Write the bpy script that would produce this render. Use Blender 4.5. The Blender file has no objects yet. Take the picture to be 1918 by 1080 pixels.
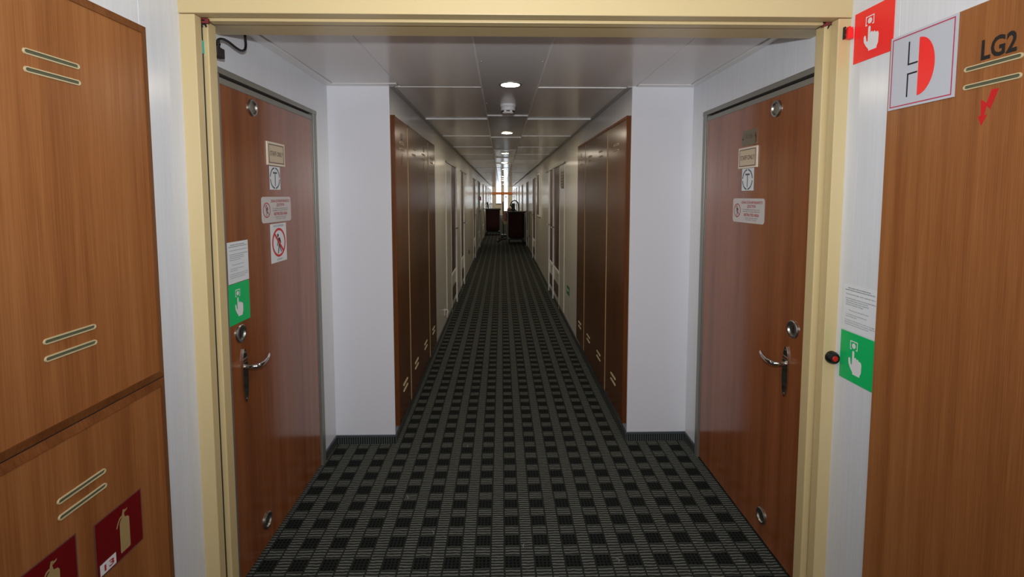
import bpy, bmesh, math, random
from mathutils import Vector, Matrix
random.seed(7)
S = bpy.context.scene
COL = S.collection

# ------------------------------------------------------------------ camera
CAM_F, PITCH, YAW, ROLL, CAM_H, PY = 906.08, 0.07165, 0.021745, -0.00078, 1.474, 431.8
F = Vector((math.sin(YAW)*math.cos(PITCH), math.cos(YAW)*math.cos(PITCH), -math.sin(PITCH)))
R0 = Vector((math.cos(YAW), -math.sin(YAW), 0)); U0 = R0.cross(F)
Rv = math.cos(ROLL)*R0 + math.sin(ROLL)*U0; Uv = -math.sin(ROLL)*R0 + math.cos(ROLL)*U0
cd = bpy.data.cameras.new('camera'); cam = bpy.data.objects.new('camera', cd); COL.objects.link(cam)
cd.sensor_width = 36; cd.sensor_fit = 'HORIZONTAL'; cd.lens = CAM_F/1918*36
cd.shift_y = (PY-540)/1918; cd.clip_start = 0.05; cd.clip_end = 200
M = Matrix((Rv, Uv, -F)).transposed().to_4x4(); M.translation = (0, 0, CAM_H); cam.matrix_world = M
S.camera = cam

# ------------------------------------------------------------------ world, lights, exposure
W = bpy.data.worlds.new('world'); S.world = W; W.use_nodes = True
W.node_tree.nodes['Background'].inputs[0].default_value = (0.75, 0.87, 1.0, 1)
W.node_tree.nodes['Background'].inputs[1].default_value = 1.0
S.view_settings.view_transform = 'Standard'; S.view_settings.look = 'None'
S.view_settings.exposure = 0.0; S.view_settings.gamma = 1.0; S.view_settings.use_curve_mapping = False
try:
    S.cycles.use_denoising = True
    S.cycles.max_bounces = 10; S.cycles.diffuse_bounces = 5; S.cycles.glossy_bounces = 6
    S.cycles.sample_clamp_indirect = 6.0
    S.cycles.blur_glossy = 0.3
except Exception: pass

def lamp(name, kind, loc, power, col=(1, 1, 1), rot=(0, 0, 0), **kw):
    l = bpy.data.lights.new(name, kind); l.energy = power; l.color = col
    for k, v in kw.items(): setattr(l, k, v)
    o = bpy.data.objects.new(name, l); o.location = loc; o.rotation_euler = rot; COL.objects.link(o); return o
FLASH_TILT = math.radians(10)
lamp('camera_flash', 'SPOT', (0.0, 0.03, 1.655), 99, (0.94, 0.97, 1.0), (math.pi/2+FLASH_TILT, 0, -YAW),
     spot_size=math.radians(144), spot_blend=1.0, shadow_soft_size=0.025)
# unseen fill light added behind the camera to lift the lower walls
lamp('hall_fill', 'AREA', (0.05, -1.5, 2.28), 30, (1.0, 0.98, 0.95), (0, 0, 0), shape='RECTANGLE', size=1.2, size_y=0.6)
DOWNLIGHT_W = 188.0
WINDOW_W = 5.0
lamp('lobby_fill', 'AREA', (0.1, 35.2, 2.66), 45, (1.0, 0.86, 0.66), (0, 0, 0), shape='RECTANGLE', size=3.0, size_y=1.0)  # unseen warm fill added to light the orange transom band

# ------------------------------------------------------------------ materials
def lin(c): return tuple(((v/255)/12.92 if v/255 <= 0.04045 else ((v/255+0.055)/1.055)**2.4) for v in c)+(1,)
def new_mat(name):
    m = bpy.data.materials.new(name); m.use_nodes = True; nt = m.node_tree
    return m, nt, nt.nodes['Principled BSDF']
def plain(name, rgb, rough=0.5, metal=0.0, spec=0.5, emit=None, coat=0.0):
    m, nt, b = new_mat(name)
    b.inputs['Base Color'].default_value = lin(rgb); b.inputs['Roughness'].default_value = rough
    b.inputs['Metallic'].default_value = metal; b.inputs['Specular IOR Level'].default_value = spec
    if coat: b.inputs['Coat Weight'].default_value = coat; b.inputs['Coat Roughness'].default_value = 0.08
    if emit:
        b.inputs['Emission Color'].default_value = lin(emit[0]); b.inputs['Emission Strength'].default_value = emit[1]
    # faint wear so that nothing is perfectly flat
    n = nt.nodes.new('ShaderNodeTexNoise'); n.inputs['Scale'].default_value = 35
    r = nt.nodes.new('ShaderNodeMapRange'); r.inputs['To Min'].default_value = max(0, rough-0.012); r.inputs['To Max'].default_value = min(1, rough+0.012)
    t = nt.nodes.new('ShaderNodeTexCoord')
    nt.links.new(t.outputs['Object'], n.inputs['Vector']); nt.links.new(n.outputs['Fac'], r.inputs['Value']); nt.links.new(r.outputs['Result'], b.inputs['Roughness'])
    return m
def grain(name, cols, rough, fine=(260, 260, 4.0), broad=(14, 14, 0.25), spec=0.5, mix=0.5, bump=0.02, rnd=True):
    """laminate with a vertical grain: fine lines and broad bands along Z"""
    m, nt, b = new_mat(name); N = nt.nodes; L = nt.links
    t = N.new('ShaderNodeTexCoord'); oi = N.new('ShaderNodeObjectInfo')
    def noise(sc, det, w):
        mp = N.new('ShaderNodeMapping'); mp.inputs['Scale'].default_value = sc
        if rnd:
            cx = N.new('ShaderNodeCombineXYZ'); mu = N.new('ShaderNodeMath'); mu.operation = 'MULTIPLY'; mu.inputs[1].default_value = w
            L.new(oi.outputs['Random'], mu.inputs[0]); L.new(mu.outputs[0], cx.inputs[0]); L.new(mu.outputs[0], cx.inputs[1]); L.new(cx.outputs[0], mp.inputs['Location'])
        L.new(t.outputs['Object'], mp.inputs['Vector'])
        n = N.new('ShaderNodeTexNoise'); n.inputs['Scale'].default_value = 1; n.inputs['Detail'].default_value = det; n.inputs['Roughness'].default_value = 0.6
        L.new(mp.outputs[0], n.inputs['Vector']); return n.outputs['Fac']
    f = noise(fine, 3, 31.0); g = noise(broad, 2, 57.0)
    mx = N.new('ShaderNodeMix'); mx.inputs['Factor'].default_value = mix; L.new(f, mx.inputs['A']); L.new(g, mx.inputs['B'])
    cr = N.new('ShaderNodeValToRGB'); e = cr.color_ramp.elements
    e[0].position = 0.36; e[0].color = lin(cols[0]); e[1].position = 0.64; e[1].color = lin(cols[-1])
    if len(cols) == 3:
        x = e.new(0.5); x.color = lin(cols[1])
    L.new(mx.outputs['Result'], cr.inputs['Fac']); L.new(cr.outputs['Color'], b.inputs['Base Color'])
    b.inputs['Roughness'].default_value = rough; b.inputs['Specular IOR Level'].default_value = spec
    if bump:
        bp = N.new('ShaderNodeBump'); bp.inputs['Strength'].default_value = bump; bp.inputs['Distance'].default_value = 0.002
        L.new(f, bp.inputs['Height']); L.new(bp.outputs['Normal'], b.inputs['Normal'])
    return m

WOOD_A = grain('teak_laminate', [(136, 81, 40), (154, 96, 51), (168, 110, 63)], 0.36, spec=0.4, fine=(420, 420, 5.0), broad=(22, 22, 0.3))
WOOD_B = grain('red_teak_laminate', [(122, 66, 33), (142, 82, 45), (156, 94, 55)], 0.16, spec=0.8, fine=(340, 340, 4.0))
WOOD_C = grain('locker_teak_laminate', [(86, 46, 20), (100, 56, 26), (112, 66, 32)], 0.2, spec=0.42)
WOOD_D = grain('cabin_door_laminate', [(72, 38, 20), (86, 48, 25), (96, 56, 30)], 0.3, spec=0.25)
WOOD_T = grain('dark_edge_wood', [(104, 58, 27), (120, 70, 33), (134, 82, 42)], 0.5, spec=0.2)
WHITE = grain('white_wall_laminate', [(218, 221, 226), (225, 228, 233)], 0.24, fine=(180, 180, 5), broad=(30, 30, 1.0), mix=0.35, bump=0.03, rnd=False)
PILLAR = plain('white_smooth_laminate', (224, 224, 230), 0.28)
CORR = grain('corridor_wall_laminate', [(220, 216, 204), (232, 228, 218)], 0.2, fine=(180, 180, 5), broad=(30, 30, 1.0), mix=0.35, bump=0.02, rnd=False)
CEIL = plain('ceiling_enamel', (236, 232, 229), 0.2)
CEILM = plain('ceiling_enamel_centre', (232, 231, 230), 0.16)
STRIP = plain('white_seam_strip', (240, 240, 238), 0.4)
CREAM = plain('cream_enamel', (206, 184, 136), 0.36)
GREYM = plain('grey_frame_enamel', (132, 130, 122), 0.35, 0.3)
CHAN = plain('grey_green_channel', (44, 52, 48), 0.6)
TRIMG = plain('light_grey_trim', (176, 174, 170), 0.4)
ALU = plain('satin_aluminium', (142, 140, 132), 0.45, 0.5)
STEEL = plain('polished_steel', (158, 156, 150), 0.34, 1.0)
CHROME = plain('chrome', (205, 203, 200), 0.07, 1.0)
BLACK = plain('black_plastic', (16, 16, 17), 0.4)
DARK = plain('dark_gap', (6, 6, 6), 0.8)
SLOT = plain('cream_vent_plastic', (206, 192, 150), 0.4)
MESH_M = plain('vent_gauze', (96, 96, 74), 0.6)
RED = plain('sign_red', (255, 48, 46), 0.35)
DRED = plain('sign_deep_red', (112, 2, 10), 0.35)
GREEN = plain('sign_green', (2, 192, 104), 0.4)
PWHITE = plain('print_white', (232, 232, 234), 0.45)
RINGRED = plain('ring_red', (206, 36, 44), 0.5)
CREAMW = plain('sign_cream_border', (228, 214, 192), 0.45)
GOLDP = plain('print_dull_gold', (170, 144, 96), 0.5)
PAPER = plain('paper_white', (226, 230, 234), 0.6)
INK = plain('print_black', (22, 22, 26), 0.5)
INKG = plain('print_grey_blue', (78, 88, 100), 0.5)
PRED = plain('print_red', (178, 26, 38), 0.5)
BEIGE = plain('sign_beige', (206, 190, 160), 0.45)
BROWNP = plain('print_brown', (104, 72, 66), 0.5)
PLATE = plain('tarnished_brass_plate', (128, 116, 92), 0.35, 0.6)
TEAL = plain('teal_tape', (70, 180, 170), 0.5)
RUST = plain('red_wire_rubber', (120, 42, 44), 0.6)
BBOARD = plain('grey_skirting', (66, 72, 78), 0.5)
BAGRED = plain('dark_red_canvas', (52, 10, 13), 0.8)
CARTG = plain('dark_green_plastic', (24, 50, 44), 0.5)
TOWEL = plain('white_towel', (222, 218, 212), 0.9)
PINK = plain('pinkish_cloth', (196, 150, 142), 0.9)
BAGBEI = plain('beige_bag', (176, 160, 130), 0.8)
HOSE = plain('black_hose', (14, 15, 16), 0.45)
GRILLE = plain('brown_grille', (58, 44, 34), 0.5)
BOARD = plain('brown_notice', (88, 66, 50), 0.4)
ORANGE = grain('orange_wood', [(176, 100, 48), (200, 124, 64)], 0.3, rnd=False)
LENS = plain('lamp_diffuser', (255, 255, 255), 0.5, emit=((255, 240, 214), DOWNLIGHT_W))
SKYGL = plain('window_daylight', (255, 255, 255), 0.3, emit=((226, 240, 255), WINDOW_W))
SKYSIDE = plain('side_window_daylight', (255, 255, 255), 0.3, emit=((206, 228, 240), WINDOW_W*0.35))
LOBBY = plain('lobby_paint', (206, 196, 176), 0.4)
LINT = plain('lint', (190, 190, 180), 0.9)

def carpet():
    m, nt, b = new_mat('carpet'); N = nt.nodes; L = nt.links
    t = N.new('ShaderNodeTexCoord'); sx = N.new('ShaderNodeSeparateXYZ')
    wob = N.new('ShaderNodeTexNoise'); wob.inputs['Scale'].default_value = 45; L.new(t.outputs['Object'], wob.inputs['Vector'])
    vm = N.new('ShaderNodeVectorMath'); vm.operation = 'MULTIPLY_ADD'; L.new(wob.outputs['Color'], vm.inputs[0]); vm.inputs[1].default_value = (0.006, 0.008, 0); L.new(t.outputs['Object'], vm.inputs[2])
    L.new(vm.outputs[0], sx.inputs[0])
    def op(o, a, c=None, d=None):
        n = N.new('ShaderNodeMath'); n.operation = o
        for i, v in enumerate((a, c, d)):
            if v is None: continue
            if isinstance(v, (int, float)): n.inputs[i].default_value = v
            else: L.new(v, n.inputs[i])
        return n.outputs[0]
    x = op('SUBTRACT', sx.outputs[0], 0.003); y = op('SUBTRACT', sx.outputs[1], 0.004)
    fu = op('FRACT', op('ADD', op('DIVIDE', op('SUBTRACT', x, 0.042), 0.1225), 10.5))
    fv = op('FRACT', op('ADD', op('DIVIDE', op('SUBTRACT', y, 1.854), 0.1237), 30.5))
    du = op('ABSOLUTE', op('SUBTRACT', fu, 0.5)); dv = op('ABSOLUTE', op('SUBTRACT', fv, 0.5))
    colA = op('LESS_THAN', du, 0.262); sq = op('MULTIPLY', colA, op('LESS_THAN', dv, 0.262))
    edge = op('LESS_THAN', op('ABSOLUTE', op('SUBTRACT', du, 0.27)), 0.03)
    st = op('FRACT', op('ADD', op('MULTIPLY', fv, 8.0), 0.5)); stripe = op('LESS_THAN', op('ABSOLUTE', op('SUBTRACT', st, 0.5)), 0.17)
    g1 = op('LESS_THAN', op('ABSOLUTE', op('SUBTRACT', op('FRACT', op('MULTIPLY', fu, 8.0)), 0.5)), 0.3)
    g2 = op('LESS_THAN', op('ABSOLUTE', op('SUBTRACT', op('FRACT', op('MULTIPLY', fv, 8.0)), 0.5)), 0.3)
    cell = op('MULTIPLY', g1, g2)
    def mixc(f, a, c):
        n = N.new('ShaderNodeMix'); n.data_type = 'RGBA'; L.new(f, n.inputs['Factor'])
        for s, v in (('A', a), ('B', c)):
            i = [k for k in n.inputs if k.name == s and k.type == 'RGBA'][0]
            if isinstance(v, tuple): i.default_value = v
            else: L.new(v, i)
        return [k for k in n.outputs if k.type == 'RGBA'][0]
    base = mixc(stripe, lin((46, 49, 46)), lin((116, 118, 112)))
    base = mixc(edge, base, lin((40, 43, 40)))
    dark = mixc(cell, lin((35, 38, 37)), lin((12, 13, 13)))
    c = mixc(sq, base, dark)
    L.new(c, b.inputs['Base Color']); b.inputs['Roughness'].default_value = 0.95; b.inputs['Specular IOR Level'].default_value = 0.1
    nb = N.new('ShaderNodeTexNoise'); nb.inputs['Scale'].default_value = 600; L.new(t.outputs['Object'], nb.inputs['Vector'])
    bp = N.new('ShaderNodeBump'); bp.inputs['Strength'].default_value = 0.4; bp.inputs['Distance'].default_value = 0.003
    L.new(op('ADD', nb.outputs['Fac'], stripe), bp.inputs['Height']); L.new(bp.outputs['Normal'], b.inputs['Normal'])
    return m
CARPET = carpet()
def upstand():
    m, nt, b = new_mat('carpet_upstand'); N = nt.nodes; L = nt.links
    t = N.new('ShaderNodeTexCoord'); s = N.new('ShaderNodeSeparateXYZ'); L.new(t.outputs['Object'], s.inputs[0])
    a = N.new('ShaderNodeMath'); a.operation = 'ADD'; L.new(s.outputs[0], a.inputs[0]); L.new(s.outputs[1], a.inputs[1])
    mu = N.new('ShaderNodeMath'); mu.operation = 'MULTIPLY'; mu.inputs[1].default_value = 1/0.0135; L.new(a.outputs[0], mu.inputs[0])
    fr = N.new('ShaderNodeMath'); fr.operation = 'FRACT'; L.new(mu.outputs[0], fr.inputs[0])
    cr = N.new('ShaderNodeValToRGB'); cr.color_ramp.interpolation = 'CONSTANT'
    cr.color_ramp.elements[0].color = lin((20, 23, 24)); cr.color_ramp.elements[1].color = lin((82, 88, 84)); cr.color_ramp.elements[1].position = 0.62
    L.new(fr.outputs[0], cr.inputs['Fac']); L.new(cr.outputs['Color'], b.inputs['Base Color']); b.inputs['Roughness'].default_value = 0.95
    return m
UPST = upstand()

# ------------------------------------------------------------------ mesh helpers
class MB:
    def __init__(s): s.bm = bmesh.new()
    def box(s, x0, x1, y0, y1, z0, z1, bev=0.0, seg=2):
        b = bmesh.new(); bmesh.ops.create_cube(b, size=1)
        for v in b.verts: v.co = ((x0+x1)/2+v.co.x*(x1-x0), (y0+y1)/2+v.co.y*(y1-y0), (z0+z1)/2+v.co.z*(z1-z0))
        if bev: bmesh.ops.bevel(b, geom=b.edges[:], offset=bev, segments=seg, profile=0.5, affect='EDGES')
        return s.join(b)
    def join(s, b):
        me = bpy.data.meshes.new('tmp'); b.to_mesh(me); b.free(); s.bm.from_mesh(me); bpy.data.meshes.remove(me); return s
    def prism(s, pts, vec):
        """closed polygon (3-D points) extruded by vec"""
        vec = Vector(vec); a = [s.bm.verts.new(p) for p in pts]; c = [s.bm.verts.new(Vector(p)+vec) for p in pts]; n = len(pts)
        s.bm.faces.new(a[::-1]); s.bm.faces.new(c)
        for i in range(n): s.bm.faces.new((a[i], a[(i+1) % n], c[(i+1) % n], c[i]))
        return s
    def tube(s, path, r, seg=10, closed=False):
        path = [Vector(p) for p in path]; n = len(path); rings = []
        rad = r if isinstance(r, (list, tuple)) else [r]*n
        up = None
        for i, p in enumerate(path):
            d = (path[(i+1) % n]-path[i-1]) if closed else (path[min(i+1, n-1)]-path[max(i-1, 0)])
            d.normalize()
            if up is None: up = d.orthogonal().normalized()
            up = (up-d*up.dot(d)).normalized(); w = d.cross(up)
            rings.append([s.bm.verts.new(p+rad[i]*(math.cos(2*math.pi*k/seg)*up+math.sin(2*math.pi*k/seg)*w)) for k in range(seg)])
        for i in range(n if closed else n-1):
            a, c = rings[i], rings[(i+1) % n]
            for k in range(seg): s.bm.faces.new((a[k], a[(k+1) % seg], c[(k+1) % seg], c[k]))
        if not closed: s.bm.faces.new(rings[0][::-1]); s.bm.faces.new(rings[-1])
        return s
    def lathe(s, prof, org, ax, seg=24):
        """profile of (radius, height along ax) turned about ax through org"""
        org = Vector(org); ax = Vector(ax).normalized(); u = ax.orthogonal().normalized(); w = ax.cross(u); rings = []
        for r, h in prof:
            if r < 1e-6: rings.append([s.bm.verts.new(org+ax*h)])
            else: rings.append([s.bm.verts.new(org+ax*h+r*(math.cos(2*math.pi*k/seg)*u+math.sin(2*math.pi*k/seg)*w)) for k in range(seg)])
        for a, c in zip(rings, rings[1:]):
            for k in range(seg):
                k2 = (k+1) % seg
                if len(a) == 1 and len(c) == 1: continue
                if len(a) == 1: s.bm.faces.new((a[0], c[k2], c[k]))
                elif len(c) == 1: s.bm.faces.new((a[k], a[k2], c[0]))
                else: s.bm.faces.new((a[k], a[k2], c[k2], c[k]))
        return s
    def poly(s, fr, pts, d=0.0):
        s.bm.faces.new([s.bm.verts.new(fr.p(u, v, d)) for u, v in pts]); return s
    def ring(s, fr, c, ru, rv, tu, tv, d=0.0, seg=36, a0=0.0, a1=2*math.pi):
        q = []
        for k in range(seg+1):
            a = a0+(a1-a0)*k/seg
            q.append((s.bm.verts.new(fr.p(c[0]+ru*math.cos(a), c[1]+rv*math.sin(a), d)), s.bm.verts.new(fr.p(c[0]+(ru-tu)*math.cos(a), c[1]+(rv-tv)*math.sin(a), d))))
        for (a, b2), (c2, e) in zip(q, q[1:]): s.bm.faces.new((a, c2, e, b2))
        return s
    def disc(s, fr, c, ru, rv, d=0.0, seg=24):
        return s.poly(fr, [(c[0]+ru*math.cos(2*math.pi*k/seg), c[1]+rv*math.sin(2*math.pi*k/seg)) for k in range(seg)], d)
    def rect(s, fr, u0, u1, v0, v1, d=0.0): return s.poly(fr, [(u0, v0), (u1, v0), (u1, v1), (u0, v1)], d)
    def outline(s, fr, u0, u1, v0, v1, tu, tv, d=0.0):
        return s.rect(fr, u0, u1, v0, v0+tv, d).rect(fr, u0, u1, v1-tv, v1, d).rect(fr, u0, u0+tu, v0+tv, v1-tv, d).rect(fr, u1-tu, u1, v0+tv, v1-tv, d)

class Frame:
    """a flat rectangle on a wall: u to the viewer's right, v up, both in metres from the lower left corner; n towards the viewer"""
    def __init__(s, o, U, n): s.o = Vector(o); s.U = Vector(U); s.n = Vector(n)
    def p(s, u, v, d=0.0): return s.o+s.U*u+Vector((0, 0, v))+s.n*d
def left_frame(x, y0, z0): return Frame((x, y0, z0), (0, 1, 0), (1, 0, 0))      # y0 = near edge
def right_frame(x, y1, z0): return Frame((x, y1, z0), (0, -1, 0), (-1, 0, 0))   # y1 = far edge

def obj(name, mb, mat, parent=None, smooth=False, kind=None, label=None):
    bm = mb.bm
    bmesh.ops.recalc_face_normals(bm, faces=bm.faces[:]) if smooth or len(bm.faces) < 4000 else None
    me = bpy.data.meshes.new(name); bm.to_mesh(me); bm.free()
    if smooth:
        for p in me.polygons: p.use_smooth = True
        try: me.set_sharp_from_angle(angle=math.radians(40))
        except Exception: pass
    me.materials.append(mat)
    o = bpy.data.objects.new(name, me); COL.objects.link(o)
    if parent is not None:
        o.parent = parent
        q = parent; T = Matrix.Identity(4); chain = []
        while q is not None: chain.append(q); q = q.parent
        for q in chain[::-1]: T = T @ q.matrix_parent_inverse @ Matrix.Translation(q.location)
        o.matrix_parent_inverse = T.inverted()
    if kind: o['kind'] = kind
    if label: o['label'] = label
    return o
def base(o):
    """put the origin of a single-mesh thing at the middle of its base"""
    vs = [v.co for v in o.data.vertices]
    c = Vector(((min(v.x for v in vs)+max(v.x for v in vs))/2, (min(v.y for v in vs)+max(v.y for v in vs))/2, min(v.z for v in vs)))
    o.data.transform(Matrix.Translation(-c)); o.location = c; return o
def tag(o, label, cat, group=None, kind=None):
    o['label'] = label; o['category'] = cat
    if group: o['group'] = group
    if kind: o['kind'] = kind
    return o
def thing(name, label, cat, loc=(0, 0, 0), group=None, kind=None):
    o = bpy.data.objects.new(name, None); COL.objects.link(o); o.location = loc; o.empty_display_size = 0.1
    return tag(o, label, cat, group, kind)
def dup(root, dloc, label=None):
    r = root.copy(); COL.objects.link(r); r.location = Vector(root.location)+Vector(dloc)
    if label: r['label'] = label
    for ch in [o for o in bpy.data.objects if o.parent == root]:
        c = ch.copy(); COL.objects.link(c); mi = ch.matrix_parent_inverse.copy(); c.parent = r; c.matrix_parent_inverse = mi
        for g in [o for o in bpy.data.objects if o.parent == ch]:
            d = g.copy(); COL.objects.link(d); mi = g.matrix_parent_inverse.copy(); d.parent = c; d.matrix_parent_inverse = mi
    return r

def text(name, s, fr, u, v, h, mat, parent, align='LEFT', width=None, d=0.0006, bold=0.0, fit=None):
    """flat lettering: lower left (or centre) at u,v with cap height h on frame fr"""
    cu = bpy.data.curves.new('t', 'FONT'); cu.body = s; cu.align_x = align; cu.size = 1.0; cu.offset = bold; cu.resolution_u = 3
    to = bpy.data.objects.new('t', cu); COL.objects.link(to)
    dg = bpy.context.evaluated_depsgraph_get(); me = bpy.data.meshes.new_from_object(to.evaluated_get(dg))
    bpy.data.objects.remove(to); bpy.data.curves.remove(cu)
    xs = [q.co.x for q in me.vertices] or [0, 1]
    k = h/0.70; kx = k
    if fit: kx = fit/max(1e-6, max(xs)-min(xs))
    for q in me.vertices: q.co = fr.p(u+q.co.x*kx, v+q.co.y*k, d)
    mb = MB(); mb.bm.from_mesh(me); bpy.data.meshes.remove(me)
    return obj(name, mb, mat, parent)

# ------------------------------------------------------------------ dimensions
XL, XLI, XRI, XR = -0.988, -0.637, 0.753, 1.108
YF, YP, YE = 1.549, 2.812, 33.0
CE, HC = 2.10, 2.32       # corridor ceiling, hall ceiling
HB = 2.034                # underside of the cream frame

# ------------------------------------------------------------------ structure
fl = MB().box(-3.2, 3.4, -3.0, 40.0, -0.08, 0.0)
tag(obj('floor', fl, CARPET), 'dark grey carpet with rows of black squares between ribbed stripes', 'floor', kind='structure')

def wall(name, side, label):
    w = thing(name, label, 'wall', (XL if side < 0 else XR, YP, 0), kind='structure')
    X = XL if side < 0 else XR; Xi = XLI if side < 0 else XRI; o = side*0.12
    def px(a, b, *r): return (min(a, b), max(a, b))+r
    seam = 1.378 if side < 0 else 1.357
    ys = (-3.0, -1.2, 0.1, seam-0.0012)
    for a, b in zip(ys, ys[1:]): obj('wall_panel', MB().box(*px(X, X+o, a+0.0012, b, 0, HC), bev=0.001), WHITE, w)
    obj('wall_panel', MB().box(*px(X, X+o, seam+0.0012, YF+0.09, 0, HC), bev=0.001), WHITE, w)
    d0, d1, dz = (1.730, 2.63, 1.925) if side < 0 else (1.668, 2.655, 1.93)
    obj('wall_panel', MB().box(*px(X, X+o, YF+0.09, d0, 0, HC)), WHITE, w)
    obj('wall_panel', MB().box(*px(X, X+o, d0, d1, dz, HC)), WHITE, w)
    obj('wall_panel', MB().box(*px(X, X+o, d1, YP, 0, HC)), WHITE, w)
    obj('wall_panel', MB().box(*px(X+o*0.6, X+o, d0, d1, 0, dz)), DARK, w)
    # the white pier facing the camera
    obj('pier_panel', MB().box(*px(X+o, Xi, YP, YP+0.006, 0, HC), bev=0.0015), PILLAR, w)
    # corridor wall in vertical panels
    y = YP+0.006; edges = [y, 4.62, 5.53]
    while edges[-1] < YE-1.3: edges.append(edges[-1]+1.2)
    edges.append(YE)
    for a, b in zip(edges, edges[1:]): obj('wall_panel', MB().box(*px(X+o, Xi, a, b-0.002, 0, HC), bev=0.0012), CORR if a > 4 else WHITE, w)
    return w
wall('wall_left', -1, 'white laminate wall left of the corridor with stepped pier')
wall('wall_right', 1, 'white laminate wall right of the corridor with stepped pier')
tag(obj('wall_back', MB().box(XL-0.12, XR+0.12, -3.1, -3.0, 0, HC), WHITE), 'white wall behind the camera closing the hall', 'wall', kind='structure')

ce = thing('ceiling', 'white enamelled metal panel ceiling with narrow centre row', 'ceiling', (0.05, YP, CE), kind='structure')
obj('backing', MB().box(-1.2, 1.35, 1.60, YE, CE+0.02, CE+0.05), DARK, ce)  # slab added above the panels to block light
obj('hall_panel', MB().box(-1.2, 1.35, -3.1, 1.60, HC, HC+0.05), CEIL, ce)
SL, SR, G = -0.113, 0.213, 0.0015
prng = random.Random(3)
def cpanel(x0, x1, y0, y1, m=CEIL, dz=0.0):
    G = 0.0005 if y0 < 1.75 else 0.0015
    mb = MB().box(x0+G, x1-G, y0+G, y1-G, CE+dz, CE+dz+0.015, bev=0.0012)
    if y0 > 2.7:      # hung panels are never perfectly level
        a = prng.uniform(-.0045, .0045); c = (y0+y1)/2
        for v in mb.bm.verts: v.co.z += abs(a)*.3+a*(v.co.y-c)
    obj('ceiling_panel', mb, m, ce)
# alcove in front of the piers
cpanel(-0.935, -0.580, 1.70, 2.754); cpanel(0.7725, 1.067, 1.70, 2.754)
cpanel(-0.580, SL, 1.70, 2.848); cpanel(SR, 0.7725, 1.70, 2.848)
for a, b, c, d in ((XL, -0.940, 1.70, YP), (-0.940, -0.583, 2.757, YP), (1.072, XR, 1.70, YP), (0.774, 1.072, 2.757, YP)):
    obj('edge_trim', MB().box(a+0.0005, b-0.0005, c, d, CE-0.004, CE+0.012, bev=0.001), CEIL, ce)
y = 2.848
while y < YE:
    y1 = min(y+1.13, YE)
    cpanel(XLI+0.025, SL, y, y1); cpanel(SR, XRI-0.025, y, y1); y += 1.13
y = 1.70; ys = [1.70, 3.85]
while ys[-1] < YE-1.4: ys.append(ys[-1]+1.41)
ys.append(YE)
for a, b in zip(ys, ys[1:]): cpanel(SL+0.002, SR-0.002, a, b, CEILM, 0.004)
for k, h in ((0, 0.004), (1, 0.009), (2, 0.006), (3, 0.007), (4, 0.006), (5, 0.006), (6, 0.006)):
    yy = 2.848+1.13*k
    obj('seam_strip', MB().box(SR, XRI-0.027, yy-0.005, yy+0.005, CE-h, CE+0.006), STRIP, ce)
    obj('seam_strip', MB().box(XLI+0.027, SL, yy-0.005, yy+0.005, CE-(h if k else 0.002), CE+0.006), STRIP, ce)
for yy in ys[1:6]:
    obj('seam_strip', MB().box(SL, SR, yy-0.004, yy+0.004, CE-0.002, CE+0.006), STRIP, ce)
for xx in (SL, SR):
    obj('seam_strip', MB().box(xx-0.004, xx+0.004, 1.70, YE, CE-0.002, CE+0.01, bev=0.001), STRIP, ce)
obj('edge_trim', MB().box(XLI, XLI+0.025, YP+0.006, YE, CE-0.006, CE+0.01, bev=0.001), TRIMG, ce)
obj('edge_trim', MB().box(XRI-0.025, XRI, YP+0.006, YE, CE-0.006, CE+0.01, bev=0.001), TRIMG, ce)
for px, py in ((0.195, 2.32), (-0.093, 2.32), (0.2, 3.35), (-0.1, 3.35), (-0.66+0.09, 2.72), (0.80, 2.72)):
    obj('screw_head', MB().lathe([(0, 0.0015), (0.004, 0.001), (0.0045, -0.002)], (px, py, CE+0.001), (0, 0, -1), 10), STEEL, ce, smooth=True)

# skirtings: carpet upstand with a grey capping
def skirting(name, segs, label, caps_only=()):
    b = thing(name, label, 'baseboard', segs[0][0], kind='structure')
    for (p, q, n) in segs:
        p, q, n = Vector(p), Vector(q), Vector(n)
        x0, x1 = sorted((p.x, q.x+n.x*0.007)) if abs(n.x) else sorted((p.x, q.x)); y0, y1 = sorted((p.y, q.y+n.y*0.007)) if abs(n.y) else sorted((p.y, q.y))
        obj('carpet_upstand', MB().box(x0, x1, y0, y1, 0, 0.042), UPST, b)
        e = 0.002
        x0, x1 = sorted((p.x, q.x+n.x*0.010)) if abs(n.x) else sorted((p.x, q.x)); y0, y1 = sorted((p.y, q.y+n.y*0.010)) if abs(n.y) else sorted((p.y, q.y))
        obj('capping_strip', MB().box(x0, x1, y0, y1, 0.042, 0.054, bev=0.002), BBOARD, b)
skirting('baseboard_left', [((XL, 2.63, 0), (XL, YP, 0), (1, 0, 0)), ((XL, YP, 0), (XLI, YP, 0), (0, -1, 0)), ((XLI, YP-0.01, 0), (XLI, YE, 0), (1, 0, 0))], 'ribbed carpet skirting with grey capping along the left wall')
skirting('baseboard_right', [((XR, 2.655, 0), (XR, YP, 0), (-1, 0, 0)), ((XRI, YP, 0), (XR, YP, 0), (0, -1, 0)), ((XRI, YP-0.01, 0), (XRI, YE, 0), (-1, 0, 0))], 'ribbed carpet skirting with grey capping along the right wall')

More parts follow.
